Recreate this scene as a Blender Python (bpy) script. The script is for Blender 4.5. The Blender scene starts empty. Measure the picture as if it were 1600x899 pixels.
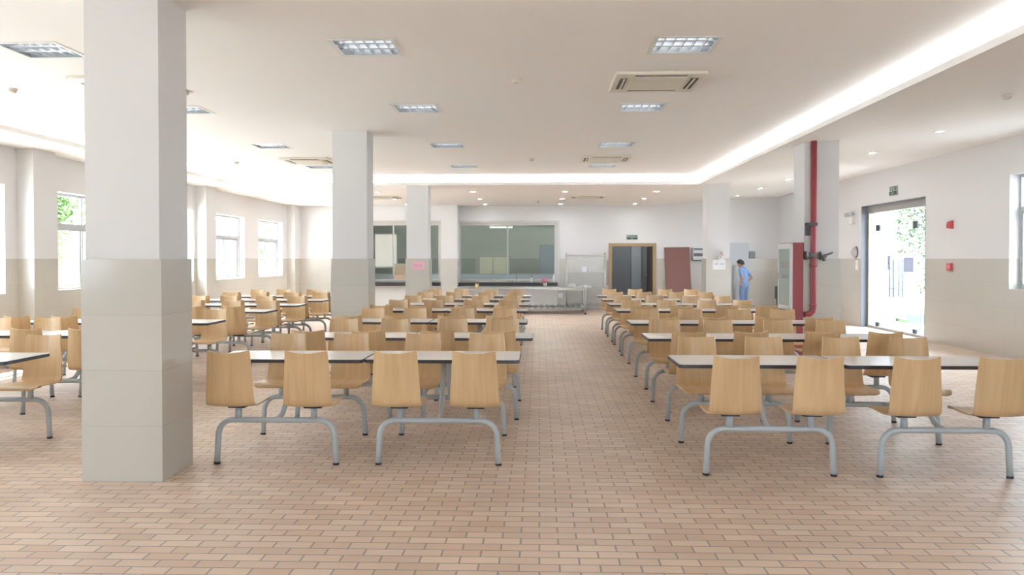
import bpy, bmesh, math, random
from mathutils import Vector, Matrix, Quaternion

# ------------------------------------------------------------------ camera, world, sun, exposure
S = bpy.context.scene
COL = S.collection
PI = math.pi
R = math.radians

F_PX, YAW, PITCH, HORIZON, EYE = 1295.0, 1.9, 0.9, 404.0, 1.517
cam_data = bpy.data.cameras.new('camera')
cam_data.sensor_width = 36.0
cam_data.lens = F_PX * 36.0 / 1600.0
cam_data.shift_y = (HORIZON + F_PX * math.tan(R(PITCH)) - 449.5) / 1600.0
cam_data.clip_end = 300
cam = bpy.data.objects.new('camera', cam_data)
cam.location = (0, 0, EYE)
cam.rotation_euler = (R(90 - PITCH), 0, R(YAW))
COL.objects.link(cam)
S.camera = cam

S.view_settings.view_transform = 'Standard'
S.view_settings.look = 'None'
S.view_settings.gamma = 1.0
S.view_settings.use_curve_mapping = False
S.view_settings.exposure = 2.28
S.cycles.max_bounces = 10
S.cycles.diffuse_bounces = 6
S.cycles.transparent_max_bounces = 16
S.cycles.sample_clamp_indirect = 6.0
S.cycles.caustics_reflective = False
S.cycles.caustics_refractive = False
S.cycles.use_denoising = True

SKY, SUN_E = 2.9, 9.0
COVE_E, TUBE_E, SPOT_E, LAMP_W = 3.6, 0.5, 60.0, 3.0
world = bpy.data.worlds.new('sky')
S.world = world
world.use_nodes = True
bgn = world.node_tree.nodes['Background']
bgn.inputs[0].default_value = (0.81, 0.93, 1.12, 1)
bgn.inputs[1].default_value = SKY

sun_data = bpy.data.lights.new('sun', 'SUN')
sun_data.energy = SUN_E
sun_data.angle = R(1.0)
sun_data.color = (1.0, 0.96, 0.90)
sun = bpy.data.objects.new('sun', sun_data)
sun.rotation_euler = Vector((0.42, 0.22, -1.0)).to_track_quat('-Z', 'Y').to_euler()
sun.location = (-12, 8, 20)
COL.objects.link(sun)

# ------------------------------------------------------------------ plan (metres)
XL, XR, YB, YF = -7.5, 7.15, 25.0, -5.0
TH = 0.28                       # wall thickness
ZC, ZS = 3.32, 3.10             # inner ceiling, soffit
DADO = 1.512                    # top of the tiled dado
TRAY = (-6.6, 3.4, 17.9)        # tray ceiling: left edge, right edge, far edge
RNG = random.Random(7)

# ------------------------------------------------------------------ materials
def mat(name, color, rough=0.5, metal=0.0, emit=0.0, spec=0.5, coat=0.0, ecol=None):
    m = bpy.data.materials.new(name)
    m.use_nodes = True
    b = m.node_tree.nodes['Principled BSDF']
    b.inputs['Base Color'].default_value = (*color, 1)
    b.inputs['Roughness'].default_value = rough
    b.inputs['Metallic'].default_value = metal
    b.inputs['Specular IOR Level'].default_value = spec
    b.inputs['Coat Weight'].default_value = coat
    if emit:
        b.inputs['Emission Color'].default_value = (*(ecol or color), 1)
        b.inputs['Emission Strength'].default_value = emit
    return m

def nodes_of(m):
    nt = m.node_tree
    return nt, nt.nodes, nt.links, nt.nodes['Principled BSDF']

def speckle(m, color, amount=0.04, scale=3.0):
    nt, N, L, b = nodes_of(m)
    g = N.new('ShaderNodeNewGeometry')
    n = N.new('ShaderNodeTexNoise'); n.inputs['Scale'].default_value = scale; n.inputs['Detail'].default_value = 3
    L.new(g.outputs['Position'], n.inputs['Vector'])
    mx = N.new('ShaderNodeMix'); mx.data_type = 'RGBA'
    mx.inputs[6].default_value = (*[c * (1 - amount) for c in color], 1)
    mx.inputs[7].default_value = (*[min(1, c * (1 + amount)) for c in color], 1)
    L.new(n.outputs['Fac'], mx.inputs[0])
    L.new(mx.outputs[2], b.inputs['Base Color'])
    return m

PLASTER = (0.70, 0.685, 0.69)
TILE = (0.565, 0.535, 0.485)

def tile_nodes(m, color, bw=0.62, joint=0.84):
    """large glazed wall tiles laid in courses, joints along world height and along the wall"""
    nt, N, L, b = nodes_of(m)
    g = N.new('ShaderNodeNewGeometry')
    sp = N.new('ShaderNodeSeparateXYZ'); L.new(g.outputs['Position'], sp.inputs[0])
    ad = N.new('ShaderNodeMath'); ad.operation = 'ADD'
    L.new(sp.outputs[0], ad.inputs[0]); L.new(sp.outputs[1], ad.inputs[1])
    cb = N.new('ShaderNodeCombineXYZ'); L.new(ad.outputs[0], cb.inputs[0]); L.new(sp.outputs[2], cb.inputs[1])
    br = N.new('ShaderNodeTexBrick'); L.new(cb.outputs[0], br.inputs['Vector'])
    br.offset = 0.5
    br.inputs['Scale'].default_value = 1.0
    br.inputs['Brick Width'].default_value = bw
    br.inputs['Row Height'].default_value = 0.378
    br.inputs['Mortar Size'].default_value = 0.0016
    br.inputs['Mortar Smooth'].default_value = 0.1
    br.inputs['Color1'].default_value = (*[c * 0.98 for c in color], 1)
    br.inputs['Color2'].default_value = (*[c * 1.02 for c in color], 1)
    br.inputs['Mortar'].default_value = (*[c * joint for c in color], 1)
    return br, sp

def make_wall_mat(name, tile=TILE, plaster=PLASTER):
    m = mat(name, plaster, 0.6)
    nt, N, L, b = nodes_of(m)
    br, sp = tile_nodes(m, tile)
    cmp_ = N.new('ShaderNodeMath'); cmp_.operation = 'LESS_THAN'; cmp_.inputs[1].default_value = DADO
    L.new(sp.outputs[2], cmp_.inputs[0])
    mx = N.new('ShaderNodeMix'); mx.data_type = 'RGBA'
    mx.inputs[6].default_value = (*plaster, 1)
    L.new(cmp_.outputs[0], mx.inputs[0]); L.new(br.outputs['Color'], mx.inputs[7])
    L.new(mx.outputs[2], b.inputs['Base Color'])
    mr = N.new('ShaderNodeMapRange'); mr.inputs[3].default_value = 0.7; mr.inputs[4].default_value = 0.2
    L.new(cmp_.outputs[0], mr.inputs[0]); L.new(mr.outputs[0], b.inputs['Roughness'])
    return m

M = {}
M['wall'] = make_wall_mat('plaster over glazed tile dado')
M['plaster'] = speckle(mat('white plaster', PLASTER, 0.7), PLASTER, 0.015, 1.2)
M['ceiling'] = speckle(mat('white ceiling paint', (0.90, 0.865, 0.845), 0.8), (0.90, 0.865, 0.845), 0.01, 0.8)
m = mat('glazed beige tile', TILE, 0.14); br, sp = tile_nodes(m, TILE, 60.0, 0.80); nodes_of(m)[2].new(br.outputs['Color'], nodes_of(m)[3].inputs['Base Color']); M['tile'] = m
WT = (0.74, 0.71, 0.68)
m = mat('white glazed tile', WT, 0.2); br, sp = tile_nodes(m, WT); nodes_of(m)[2].new(br.outputs['Color'], nodes_of(m)[3].inputs['Base Color']); M['white_tile'] = m
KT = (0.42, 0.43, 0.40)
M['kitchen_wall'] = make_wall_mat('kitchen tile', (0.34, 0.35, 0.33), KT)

# floor: 200 x 100 mm clay pavers in running bond
m = mat('clay paver floor', (0.6, 0.43, 0.32), 0.42, spec=0.4)
nt, N, L, b = nodes_of(m)
g = N.new('ShaderNodeNewGeometry')
br = N.new('ShaderNodeTexBrick'); L.new(g.outputs['Position'], br.inputs['Vector'])
br.offset = 0.5; br.squash = 1.0
br.inputs['Scale'].default_value = 1.0
br.inputs['Brick Width'].default_value = 0.2
br.inputs['Row Height'].default_value = 0.095
br.inputs['Mortar Size'].default_value = 0.005
br.inputs['Mortar Smooth'].default_value = 0.15
br.inputs['Bias'].default_value = 0.0
br.inputs['Color1'].default_value = (0.65, 0.48, 0.37, 1)
br.inputs['Color2'].default_value = (0.76, 0.605, 0.49, 1)
br.inputs['Mortar'].default_value = (0.33, 0.285, 0.255, 1)
n1 = N.new('ShaderNodeTexNoise'); n1.inputs['Scale'].default_value = 1.1; n1.inputs['Detail'].default_value = 4
L.new(g.outputs['Position'], n1.inputs['Vector'])
mr = N.new('ShaderNodeMapRange'); mr.inputs[1].default_value = 0.3; mr.inputs[2].default_value = 0.7
mr.inputs[3].default_value = 0.90; mr.inputs[4].default_value = 1.08
L.new(n1.outputs['Fac'], mr.inputs[0])
mx = N.new('ShaderNodeMix'); mx.data_type = 'RGBA'; mx.blend_type = 'MULTIPLY'; mx.inputs[0].default_value = 1
L.new(br.outputs['Color'], mx.inputs[6]); L.new(mr.outputs[0], mx.inputs[7])
L.new(mx.outputs[2], b.inputs['Base Color'])
bu = N.new('ShaderNodeBump'); bu.inputs['Strength'].default_value = 0.25; bu.inputs['Distance'].default_value = 0.003; bu.invert = True
L.new(br.outputs['Fac'], bu.inputs['Height']); L.new(bu.outputs[0], b.inputs['Normal'])
M['floor'] = m

# maple plywood with grain running up the back and along the seat
m = mat('maple plywood', (0.7, 0.45, 0.2), 0.33, spec=0.45)
nt, N, L, b = nodes_of(m)
tc = N.new('ShaderNodeTexCoord'); oi = N.new('ShaderNodeObjectInfo')
mp = N.new('ShaderNodeMapping'); mp.inputs['Scale'].default_value = (26, 1.7, 1.7)
L.new(tc.outputs['Object'], mp.inputs['Vector'])
of = N.new('ShaderNodeVectorMath'); of.operation = 'ADD'
ms = N.new('ShaderNodeMath'); ms.operation = 'MULTIPLY'; ms.inputs[1].default_value = 40
L.new(oi.outputs['Random'], ms.inputs[0]); L.new(mp.outputs[0], of.inputs[0]); L.new(ms.outputs[0], of.inputs[1])
n1 = N.new('ShaderNodeTexNoise'); n1.inputs['Scale'].default_value = 1.0; n1.inputs['Detail'].default_value = 5; n1.inputs['Distortion'].default_value = 0.6
L.new(of.outputs[0], n1.inputs['Vector'])
cr = N.new('ShaderNodeValToRGB')
cr.color_ramp.elements[0].position = 0.25; cr.color_ramp.elements[0].color = (0.575, 0.375, 0.195, 1)
cr.color_ramp.elements[1].position = 0.75; cr.color_ramp.elements[1].color = (0.70, 0.485, 0.27, 1)
L.new(n1.outputs['Fac'], cr.inputs[0])
mr = N.new('ShaderNodeMapRange'); mr.inputs[3].default_value = 0.9; mr.inputs[4].default_value = 1.06
L.new(oi.outputs['Random'], mr.inputs[0])
mx = N.new('ShaderNodeMix'); mx.data_type = 'RGBA'; mx.blend_type = 'MULTIPLY'; mx.inputs[0].default_value = 1
L.new(cr.outputs[0], mx.inputs[6]); L.new(mr.outputs[0], mx.inputs[7])
L.new(mx.outputs[2], b.inputs['Base Color'])
M['ply'] = m

M['laminate'] = mat('white laminate', (0.80, 0.78, 0.76), 0.22)
M['edge'] = mat('black edge band', (0.06, 0.06, 0.07), 0.4)
M['pipe'] = mat('grey painted steel pipe', (0.44, 0.475, 0.50), 0.35)
M['rubber'] = mat('black rubber', (0.03, 0.03, 0.035), 0.6)
M['alu'] = mat('white window frame', (0.46, 0.46, 0.48), 0.4)
M['alu_grey'] = mat('grey aluminium', (0.50, 0.50, 0.51), 0.35, 0.2)
M['steel'] = mat('stainless steel', (0.55, 0.525, 0.50), 0.32, 0.7)
M['steel_dull'] = mat('dull steel', (0.42, 0.40, 0.38), 0.45, 0.4)
M['louver'] = mat('bright aluminium louver', (0.66, 0.68, 0.71), 0.25, 0.6)
M['tube'] = mat('fluorescent tube', (1, 0.98, 0.95), 0.4, emit=TUBE_E, ecol=(0.92, 0.97, 1.0))
M['led'] = mat('cove led strip', (1, 1, 1), 0.4, emit=COVE_E, ecol=(0.86, 0.95, 1.0))
M['spot'] = mat('downlight lens', (1, 1, 1), 0.4, emit=SPOT_E, ecol=(0.95, 0.98, 1.0))
M['ac'] = mat('cream plastic', (0.74, 0.69, 0.60), 0.45)
M['ac_dark'] = mat('dark vent slot', (0.10, 0.085, 0.075), 0.6)
M['black'] = mat('black stone', (0.035, 0.035, 0.04), 0.25)
M['white_plastic'] = mat('white plastic', (0.78, 0.77, 0.76), 0.4)
M['cream_plastic'] = mat('cream detector plastic', (0.66, 0.62, 0.55), 0.5)
M['red'] = mat('red fire paint', (0.33, 0.055, 0.065), 0.4)
M['red_device'] = mat('red plastic', (0.62, 0.11, 0.13), 0.4)
M['cab_white'] = mat('white cabinet frame', (0.72, 0.72, 0.71), 0.4)
M['cab_glass'] = mat('pale green tempered glass', (0.40, 0.46, 0.43), 0.15)
M['cast'] = mat('grey cast metal', (0.20, 0.20, 0.21), 0.4, 0.5)
M['timber'] = mat('tan timber frame', (0.36, 0.25, 0.14), 0.5)
M['board'] = mat('red brown board', (0.20, 0.085, 0.075), 0.5)
M['grey_blue'] = mat('grey blue door paint', (0.30, 0.335, 0.38), 0.5)
M['corridor'] = mat('corridor grey paint', (0.30, 0.32, 0.34), 0.7)
M['corridor_lit'] = mat('corridor paint lightened as lit', (0.50, 0.55, 0.60), 0.7)  # lit version of the corridor grey, light put into the colour
M['dark_wood'] = mat('dark door leaf', (0.06, 0.045, 0.04), 0.5)
M['pale_grey'] = mat('pale grey door paint', (0.50, 0.505, 0.52), 0.45)
M['mid_grey'] = mat('mid grey metal', (0.24, 0.25, 0.25), 0.5)
M['dark_grey'] = mat('dark grey plastic', (0.09, 0.09, 0.10), 0.5)
M['sign_green'] = mat('dark green sign', (0.035, 0.075, 0.06), 0.35)
M['sign_letter'] = mat('pale sign lettering', (0.70, 0.78, 0.72), 0.5)
M['paper'] = mat('white paper', (0.82, 0.81, 0.84), 0.8)
M['pink_paper'] = mat('pink paper', (0.82, 0.42, 0.50), 0.8)
M['print'] = mat('faded print', (0.50, 0.38, 0.44), 0.8)
M['red_print'] = mat('red lettering', (0.42, 0.30, 0.27), 0.6)
M['yellow'] = mat('yellow card', (0.62, 0.42, 0.10), 0.5)
M['leaf'] = mat('green leaves', (0.10, 0.17, 0.05), 0.6)
M['leaf_pale'] = mat('pale green leaves', (0.11, 0.15, 0.08), 0.6)
M['bark'] = mat('bark', (0.20, 0.15, 0.10), 0.9)
M['concrete'] = speckle(mat('pale concrete paving', (0.74, 0.72, 0.70), 0.9), (0.74, 0.72, 0.70), 0.06, 2)  # paleness picked to bounce sunlight up to the ceiling
M['paving'] = speckle(mat('grey paving', (0.2, 0.2, 0.2), 0.9), (0.2, 0.2, 0.2), 0.06, 2)
M['grass'] = speckle(mat('lawn', (0.07, 0.11, 0.05), 0.9), (0.07, 0.11, 0.05), 0.2, 9)
M['outer_wall'] = mat('pale outer wall', (0.40, 0.43, 0.46), 0.8)
M['kerb'] = mat('grey kerb stone', (0.10, 0.12, 0.14), 0.8)
M['skin'] = mat('skin', (0.50, 0.28, 0.20), 0.5)
M['hair'] = mat('black hair', (0.012, 0.009, 0.009), 0.5)
M['shirt'] = mat('light blue cotton', (0.20, 0.29, 0.46), 0.85)
M['trousers'] = mat('blue cotton', (0.16, 0.225, 0.37), 0.85)
M['shoe'] = mat('dark shoe', (0.05, 0.05, 0.06), 0.6)
M['pink'] = mat('pink petals', (0.75, 0.18, 0.30), 0.6)
M['pot'] = mat('pale glass pot', (0.55, 0.56, 0.50), 0.3)
M['tan_board'] = mat('pinkish tan board', (0.72, 0.50, 0.38), 0.7)
M['sticker'] = mat('pale blue sticker', (0.45, 0.52, 0.72), 0.6)
M['kitchen_fill_tube'] = mat('added kitchen fill tube', (1, 1, 1), 0.4, emit=55.0, ecol=(1.0, 1.0, .96))  # glow of the added, unseen kitchen lamps
M['door_lining'] = mat('grey door lining', (0.22, 0.225, 0.25), 0.5)
M['brass'] = mat('brass trim', (0.50, 0.42, 0.24), 0.35, 0.5)

def thin_glass(name, tint, reflect=0.10):
    m = bpy.data.materials.new(name); m.use_nodes = True
    nt = m.node_tree; N = nt.nodes; L = nt.links
    N.remove(N['Principled BSDF'])
    t = N.new('ShaderNodeBsdfTransparent'); t.inputs[0].default_value = (*tint, 1)
    gl = N.new('ShaderNodeBsdfGlossy'); gl.inputs['Roughness'].default_value = 0.02
    ge = N.new('ShaderNodeNewGeometry')
    dt = N.new('ShaderNodeVectorMath'); dt.operation = 'DOT_PRODUCT'
    L.new(ge.outputs['Normal'], dt.inputs[0]); L.new(ge.outputs['Incoming'], dt.inputs[1])
    def mth(op, a, b_=None):
        q = N.new('ShaderNodeMath'); q.operation = op; q.use_clamp = True
        if hasattr(a, 'links'): L.new(a, q.inputs[0])
        else: q.inputs[0].default_value = a
        if b_ is not None: q.inputs[1].default_value = b_
        return q
    ab = N.new('ShaderNodeMath'); ab.operation = 'ABSOLUTE'; L.new(dt.outputs['Value'], ab.inputs[0])
    inv = N.new('ShaderNodeMath'); inv.operation = 'SUBTRACT'; inv.use_clamp = True; inv.inputs[0].default_value = 1.0; L.new(ab.outputs[0], inv.inputs[1])
    pw = mth('POWER', inv.outputs[0], 5.0)
    mu = N.new('ShaderNodeMath'); mu.operation = 'MULTIPLY_ADD'; mu.inputs[1].default_value = 0.9; mu.inputs[2].default_value = 0.04 + reflect
    L.new(pw.outputs[0], mu.inputs[0])
    mx = N.new('ShaderNodeMixShader')
    L.new(mu.outputs[0], mx.inputs[0])
    L.new(t.outputs[0], mx.inputs[1]); L.new(gl.outputs[0], mx.inputs[2])
    L.new(mx.outputs[0], N['Material Output'].inputs[0])
    return m
M['glass'] = thin_glass('clear window glass', (0.93, 0.97, 0.95), 0.0)
M['serving_glass'] = thin_glass('serving window glass', (0.86, 0.90, 0.88), -0.022)

# ------------------------------------------------------------------ mesh helpers
class MB:
    def __init__(s): s.v = []; s.f = []; s.sm = []
    def add(s, vs, fs, smooth=False):
        o = len(s.v); s.v += [tuple(p) for p in vs]
        for f in fs: s.f.append(tuple(i + o for i in f)); s.sm.append(smooth)
        return s
    def box(s, x0, x1, y0, y1, z0, z1, mtx=None):
        vs = [Vector((x, y, z)) for x in (x0, x1) for y in (y0, y1) for z in (z0, z1)]
        if mtx is not None: vs = [mtx @ p for p in vs]
        return s.add(vs, [(0, 1, 3, 2), (4, 6, 7, 5), (0, 4, 5, 1), (2, 3, 7, 6), (0, 2, 6, 4), (1, 5, 7, 3)])
    def tube(s, path, r, n=10, cap=True, rs=None):
        P = [Vector(p) for p in path]
        k = len(P); T = []
        for i in range(k):
            a = P[max(0, i - 1)]; b_ = P[min(k - 1, i + 1)]; T.append((b_ - a).normalized())
        up = Vector((0, 0, 1)) if abs(T[0].z) < 0.9 else Vector((1, 0, 0))
        nrm = T[0].cross(up).normalized(); vs = []
        for i in range(k):
            if i: nrm = (nrm - T[i] * nrm.dot(T[i])).normalized()
            bi = T[i].cross(nrm); rr = rs[i] if rs else r
            for j in range(n):
                a = 2 * PI * j / n
                vs.append(P[i] + (nrm * math.cos(a) + bi * math.sin(a)) * rr)
        fs = [(i * n + j, i * n + (j + 1) % n, (i + 1) * n + (j + 1) % n, (i + 1) * n + j) for i in range(k - 1) for j in range(n)]
        s.add(vs, fs, True)
        if cap:
            o = len(s.v) - k * n
            s.f.append(tuple(o + j for j in reversed(range(n)))); s.sm.append(False)
            s.f.append(tuple(o + (k - 1) * n + j for j in range(n))); s.sm.append(False)
        return s
    def cyl(s, p0, p1, r, n=14): return s.tube([p0, p1], r, n)
    def lathe(s, prof, n=16, c=(0, 0, 0), mtx=None):
        vs = []
        for (r, z) in prof:
            for j in range(n):
                a = 2 * PI * j / n
                p = Vector((r * math.cos(a), r * math.sin(a), z))
                if mtx is not None: p = mtx @ p
                vs.append(p + Vector(c))
        k = len(prof)
        fs = [(i * n + j, i * n + (j + 1) % n, (i + 1) * n + (j + 1) % n, (i + 1) * n + j) for i in range(k - 1) for j in range(n)]
        s.add(vs, fs, True)
        o = len(s.v) - k * n
        if prof[0][0] > 1e-5: s.f.append(tuple(o + j for j in reversed(range(n)))); s.sm.append(False)
        if prof[-1][0] > 1e-5: s.f.append(tuple(o + (k - 1) * n + j for j in range(n))); s.sm.append(False)
        return s
    def prism(s, poly, z0, z1):
        n = len(poly)
        vs = [(x, y, z0) for x, y in poly] + [(x, y, z1) for x, y in poly]
        return s.add(vs, [tuple(reversed(range(n))), tuple(range(n, 2 * n))] + [(i, (i + 1) % n, n + (i + 1) % n, n + i) for i in range(n)])
    def ring(s, outer, inner, z0, z1):
        n = len(outer)
        vs = [(x, y, z) for z in (z0, z1) for x, y in outer] + [(x, y, z) for z in (z0, z1) for x, y in inner]
        fs = []
        for i in range(n):
            j = (i + 1) % n
            fs += [(i, j, n + j, n + i), (2 * n + j, 2 * n + i, 3 * n + i, 3 * n + j), (n + i, n + j, 3 * n + j, 3 * n + i), (j, i, 2 * n + i, 2 * n + j)]
        return s.add(vs, fs)
    def build(s, name, m, parent=None, loc=(0, 0, 0), bevel=0.0):
        me = bpy.data.meshes.new(name)
        me.from_pydata(s.v, [], s.f)
        me.polygons.foreach_set('use_smooth', s.sm)
        bm = bmesh.new(); bm.from_mesh(me)
        bmesh.ops.recalc_face_normals(bm, faces=bm.faces)
        if bevel:
            bmesh.ops.bevel(bm, geom=list(bm.edges), offset=bevel, segments=2, affect='EDGES', profile=0.6)
        bm.to_mesh(me); bm.free(); me.update()
        me.materials.append(M[m] if isinstance(m, str) else m)
        o = bpy.data.objects.new(name, me); COL.objects.link(o)
        o.location = loc
        if parent: o.parent = parent
        return o

def box(name, m, x0, x1, y0, y1, z0, z1, parent=None, bevel=0.0):
    return MB().box(x0, x1, y0, y1, z0, z1).build(name, m, parent, bevel=bevel)

def tag(o, label, cat, group=None, kind=None):
    o['label'] = label; o['category'] = cat
    if group: o['group'] = group
    if kind: o['kind'] = kind
    return o

def thing(name, loc, label, cat, group=None, rz=0.0, kind=None):
    o = bpy.data.objects.new(name, None); COL.objects.link(o)
    o.location = loc; o.rotation_euler = (0, 0, rz); o.empty_display_size = 0.1
    return tag(o, label, cat, group, kind)

def struct(o, label, cat): return tag(o, label, cat, None, 'structure')

def copy_thing(root, loc, rz=None):
    r = root.copy(); COL.objects.link(r); r.location = loc
    if rz is not None: r.rotation_euler = (0, 0, rz)
    for ch in list(root.children):
        c = ch.copy(); COL.objects.link(c); c.parent = r
        for g_ in list(ch.children):
            d = g_.copy(); COL.objects.link(d); d.parent = c
    return r

def text(name, body, size, m, parent, loc, rot, ext=0.001, align='CENTER', sx=1.0):
    cu = bpy.data.curves.new(name, 'FONT'); cu.body = body; cu.size = size
    cu.align_x = align; cu.align_y = 'CENTER'; cu.extrude = ext
    cu.materials.append(M[m])
    o = bpy.data.objects.new(name, cu); COL.objects.link(o)
    dg = bpy.context.evaluated_depsgraph_get(); dg.update()
    me = bpy.data.meshes.new_from_object(o.evaluated_get(dg))
    bpy.data.objects.remove(o); bpy.data.curves.remove(cu)
    me.materials.clear(); me.materials.append(M[m])
    o = bpy.data.objects.new(name, me); COL.objects.link(o)
    o.location = loc; o.rotation_euler = rot; o.scale = (sx, 1, 1); o.parent = parent
    return o

def arc(cx, cz, r, a0, a1, n=7):
    return [(cx + r * math.cos(R(a0 + (a1 - a0) * i / n)), cz + r * math.sin(R(a0 + (a1 - a0) * i / n))) for i in range(n + 1)]

def rrect(hx, hy, r, n=4):
    out = []
    for cx, cy, a in ((hx - r, hy - r, 0), (-hx + r, hy - r, 90), (-hx + r, -hy + r, 180), (hx - r, -hy + r, 270)):
        out += arc(cx, cy, r, a, a + 90, n)
    return out

def panel_with_holes(mb, axis, c0, c1, u0, u1, w0, w1, holes):
    """a slab across axis between c0 and c1, spanning u0..u1 by w0..w1, with rectangular openings left free"""
    us = sorted({u0, u1, *[h[0] for h in holes], *[h[1] for h in holes]})
    for a, b_ in zip(us[:-1], us[1:]):
        mid = (a + b_) / 2
        hs = sorted([(h[2], h[3]) for h in holes if h[0] < mid < h[1]])
        z = w0
        for (h0, h1) in hs + [(w1, w1)]:
            if h0 > z + 1e-6:
                if axis == 'x': mb.box(c0, c1, a, b_, z, h0)
                elif axis == 'y': mb.box(a, b_, c0, c1, z, h0)
                else: mb.box(a, b_, z, h0, c0, c1)
            z = max(z, h1)
    return mb

# ------------------------------------------------------------------ the shell of the room
ZT = 3.75
struct(box('floor', 'floor', XL - TH, XR + TH, YF - TH, YB + 0.3, -0.12, 0.0), 'buff clay paver floor in running bond across the whole hall', 'floor')

PANELS = [(x, y) for x in (-4.31, -1.475, 1.218) for y in (7.02, 9.92, 13.1, 16.1)]
PANELS = [(x, y) for x in (-4.31, -1.475, 1.218) for y in (7.07, 9.95, 13.2, 16.2)]
HP = 0.27
ceil = MB()
panel_with_holes(ceil, 'z', ZC, ZC + 0.06, XL, 4.6, YF, YB, [(x - HP, x + HP, y - HP, y + HP) for x, y in PANELS])
ceil.box(XL, 4.6, YF, YB, ZC + 0.16, ZT)
ceil.box(4.6, 4.68, YF, YB, 3.19, ZT)
LIP = 0.065
ceil.box(XL, TRAY[0], YF, YB, ZS, ZS + LIP)                       # left soffit
ceil.box(TRAY[0], TRAY[1], TRAY[2], YB, ZS, ZS + LIP)             # far soffit
def zr(x): return ZS + max(0.0, (x - TRAY[1])) * (3.362 - ZS) / (XR - TRAY[1])
vs = []
for y in (YF, YB):
    for x, dz in ((TRAY[1], 0), (XR + 0.05, 0), (XR + 0.05, LIP), (TRAY[1], LIP)):
        vs.append((x, y, zr(x) + dz))
ceil.add(vs, [(0, 1, 2, 3), (7, 6, 5, 4), (0, 4, 5, 1), (1, 5, 6, 2), (2, 6, 7, 3), (3, 7, 4, 0)])
ceil.box(4.68, XR + TH, YF, YB, 3.5, ZT)
ceil.box(TRAY[1] + 0.28, TRAY[1] + 0.30, YF, TRAY[2] + 0.28, ZS + LIP, ZC + 0.01)
ceil.box(TRAY[0] - 0.30, TRAY[0] - 0.28, YF, TRAY[2] + 0.28, ZS + LIP, ZC + 0.01)
ceil.box(TRAY[0] - 0.30, TRAY[1] + 0.30, TRAY[2] + 0.28, TRAY[2] + 0.30, ZS + LIP, ZC + 0.01)
struct(ceil.build('ceiling', 'ceiling'), 'white tray ceiling with lowered soffit border round the hall', 'ceiling')

LW = [(-3.4, -1.5), (0.2, 2.1), (3.3, 5.2), (6.5, 8.4), (9.5, 11.40), (12.68, 14.60), (15.8, 17.73), (18.99, 20.87), (21.9, 23.97)]
LWZ = (1.02, 2.56)
RW = [(10.2, 12.87), (20.7, 23.35)]
RWZ = (1.05, 2.79)
RD = (15.62, 18.68, 2.67)
struct(panel_with_holes(MB(), 'x', XL - TH, XL, YF - TH, YB + TH, 0, ZT, [(a, b_, *LWZ) for a, b_ in LW]).build('wall_left', 'wall'), 'left wall with a row of bright windows over a beige tile dado', 'wall')
struct(panel_with_holes(MB(), 'x', XR, XR + TH, YF - TH, YB + TH, 0, ZT, [(a, b_, *RWZ) for a, b_ in RW] + [(RD[0], RD[1], 0, RD[2])]).build('wall_right', 'wall'), 'right wall with the glass entrance and a window', 'wall')
KW = [(-5.35, -2.98), (-2.47, 0.54)]
KZ = (0.80, 2.60)
DW = (2.08, 3.50, 1.975)
struct(panel_with_holes(MB(), 'y', YB, YB + TH, XL, XR, 0, ZT, [(a, b_, *KZ) for a, b_ in KW] + [(DW[0], DW[1], 0, DW[2])]).build('wall_back', 'wall'), 'far wall with kitchen serving windows and a doorway', 'wall')
RRW = [(1.5, 3.8), (4.5, 6.8)]
struct(panel_with_holes(MB(), 'y', YF - TH, YF, XL, XR, 0, ZT, [(a, b_, 0.5, 3.0) for a, b_ in RRW]).build('wall_front', 'wall'), 'wall behind the viewpoint with two wide windows', 'wall')

# pilasters on the left wall and at the kitchen wall
pil = MB()
for a, b_ in ((5.45, 6.0), (11.68, 12.22), (17.85, 18.4), (24.4, YB)):
    pil.box(XL, XL + 0.24, a, b_, 0, ZS)
struct(pil.build('trim_1', 'wall'), 'shallow pilasters standing out from the left wall between windows', 'pilaster')
struct(MB().box(-2.9, -2.42, 24.35, YB, 0, ZS).build('trim_2', 'wall'), 'pilaster on the far wall between the two serving windows', 'pilaster')

def column(label, x0, x1, y0, y1, ztop, t=0.022):
    o = struct(box('column', 'plaster', x0, x1, y0, y1, 0, ztop), label, 'column')
    box('tile_cladding', 'tile', x0 - t, x1 + t, y0 - t, y1 + t, 0, DADO, o)
    return o
column('nearest square column, white plaster above beige tile, at the left', -3.085, -2.575, 5.537, 5.985, ZC)
column('square column behind the nearest one, white above beige tile', -2.925, -2.435, 11.64, 12.08, ZC)
column('left column under the far soffit with a pink notice', -2.885, -2.415, 17.92, 18.36, ZS + 0.02)
column('right column with the red pipe and fire cabinet', 3.655, 4.125, 11.58, 12.06, 3.16)
column('right column with the small wall fan and white notice', 3.60, 4.085, 17.95, 18.43, 3.16)

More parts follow.
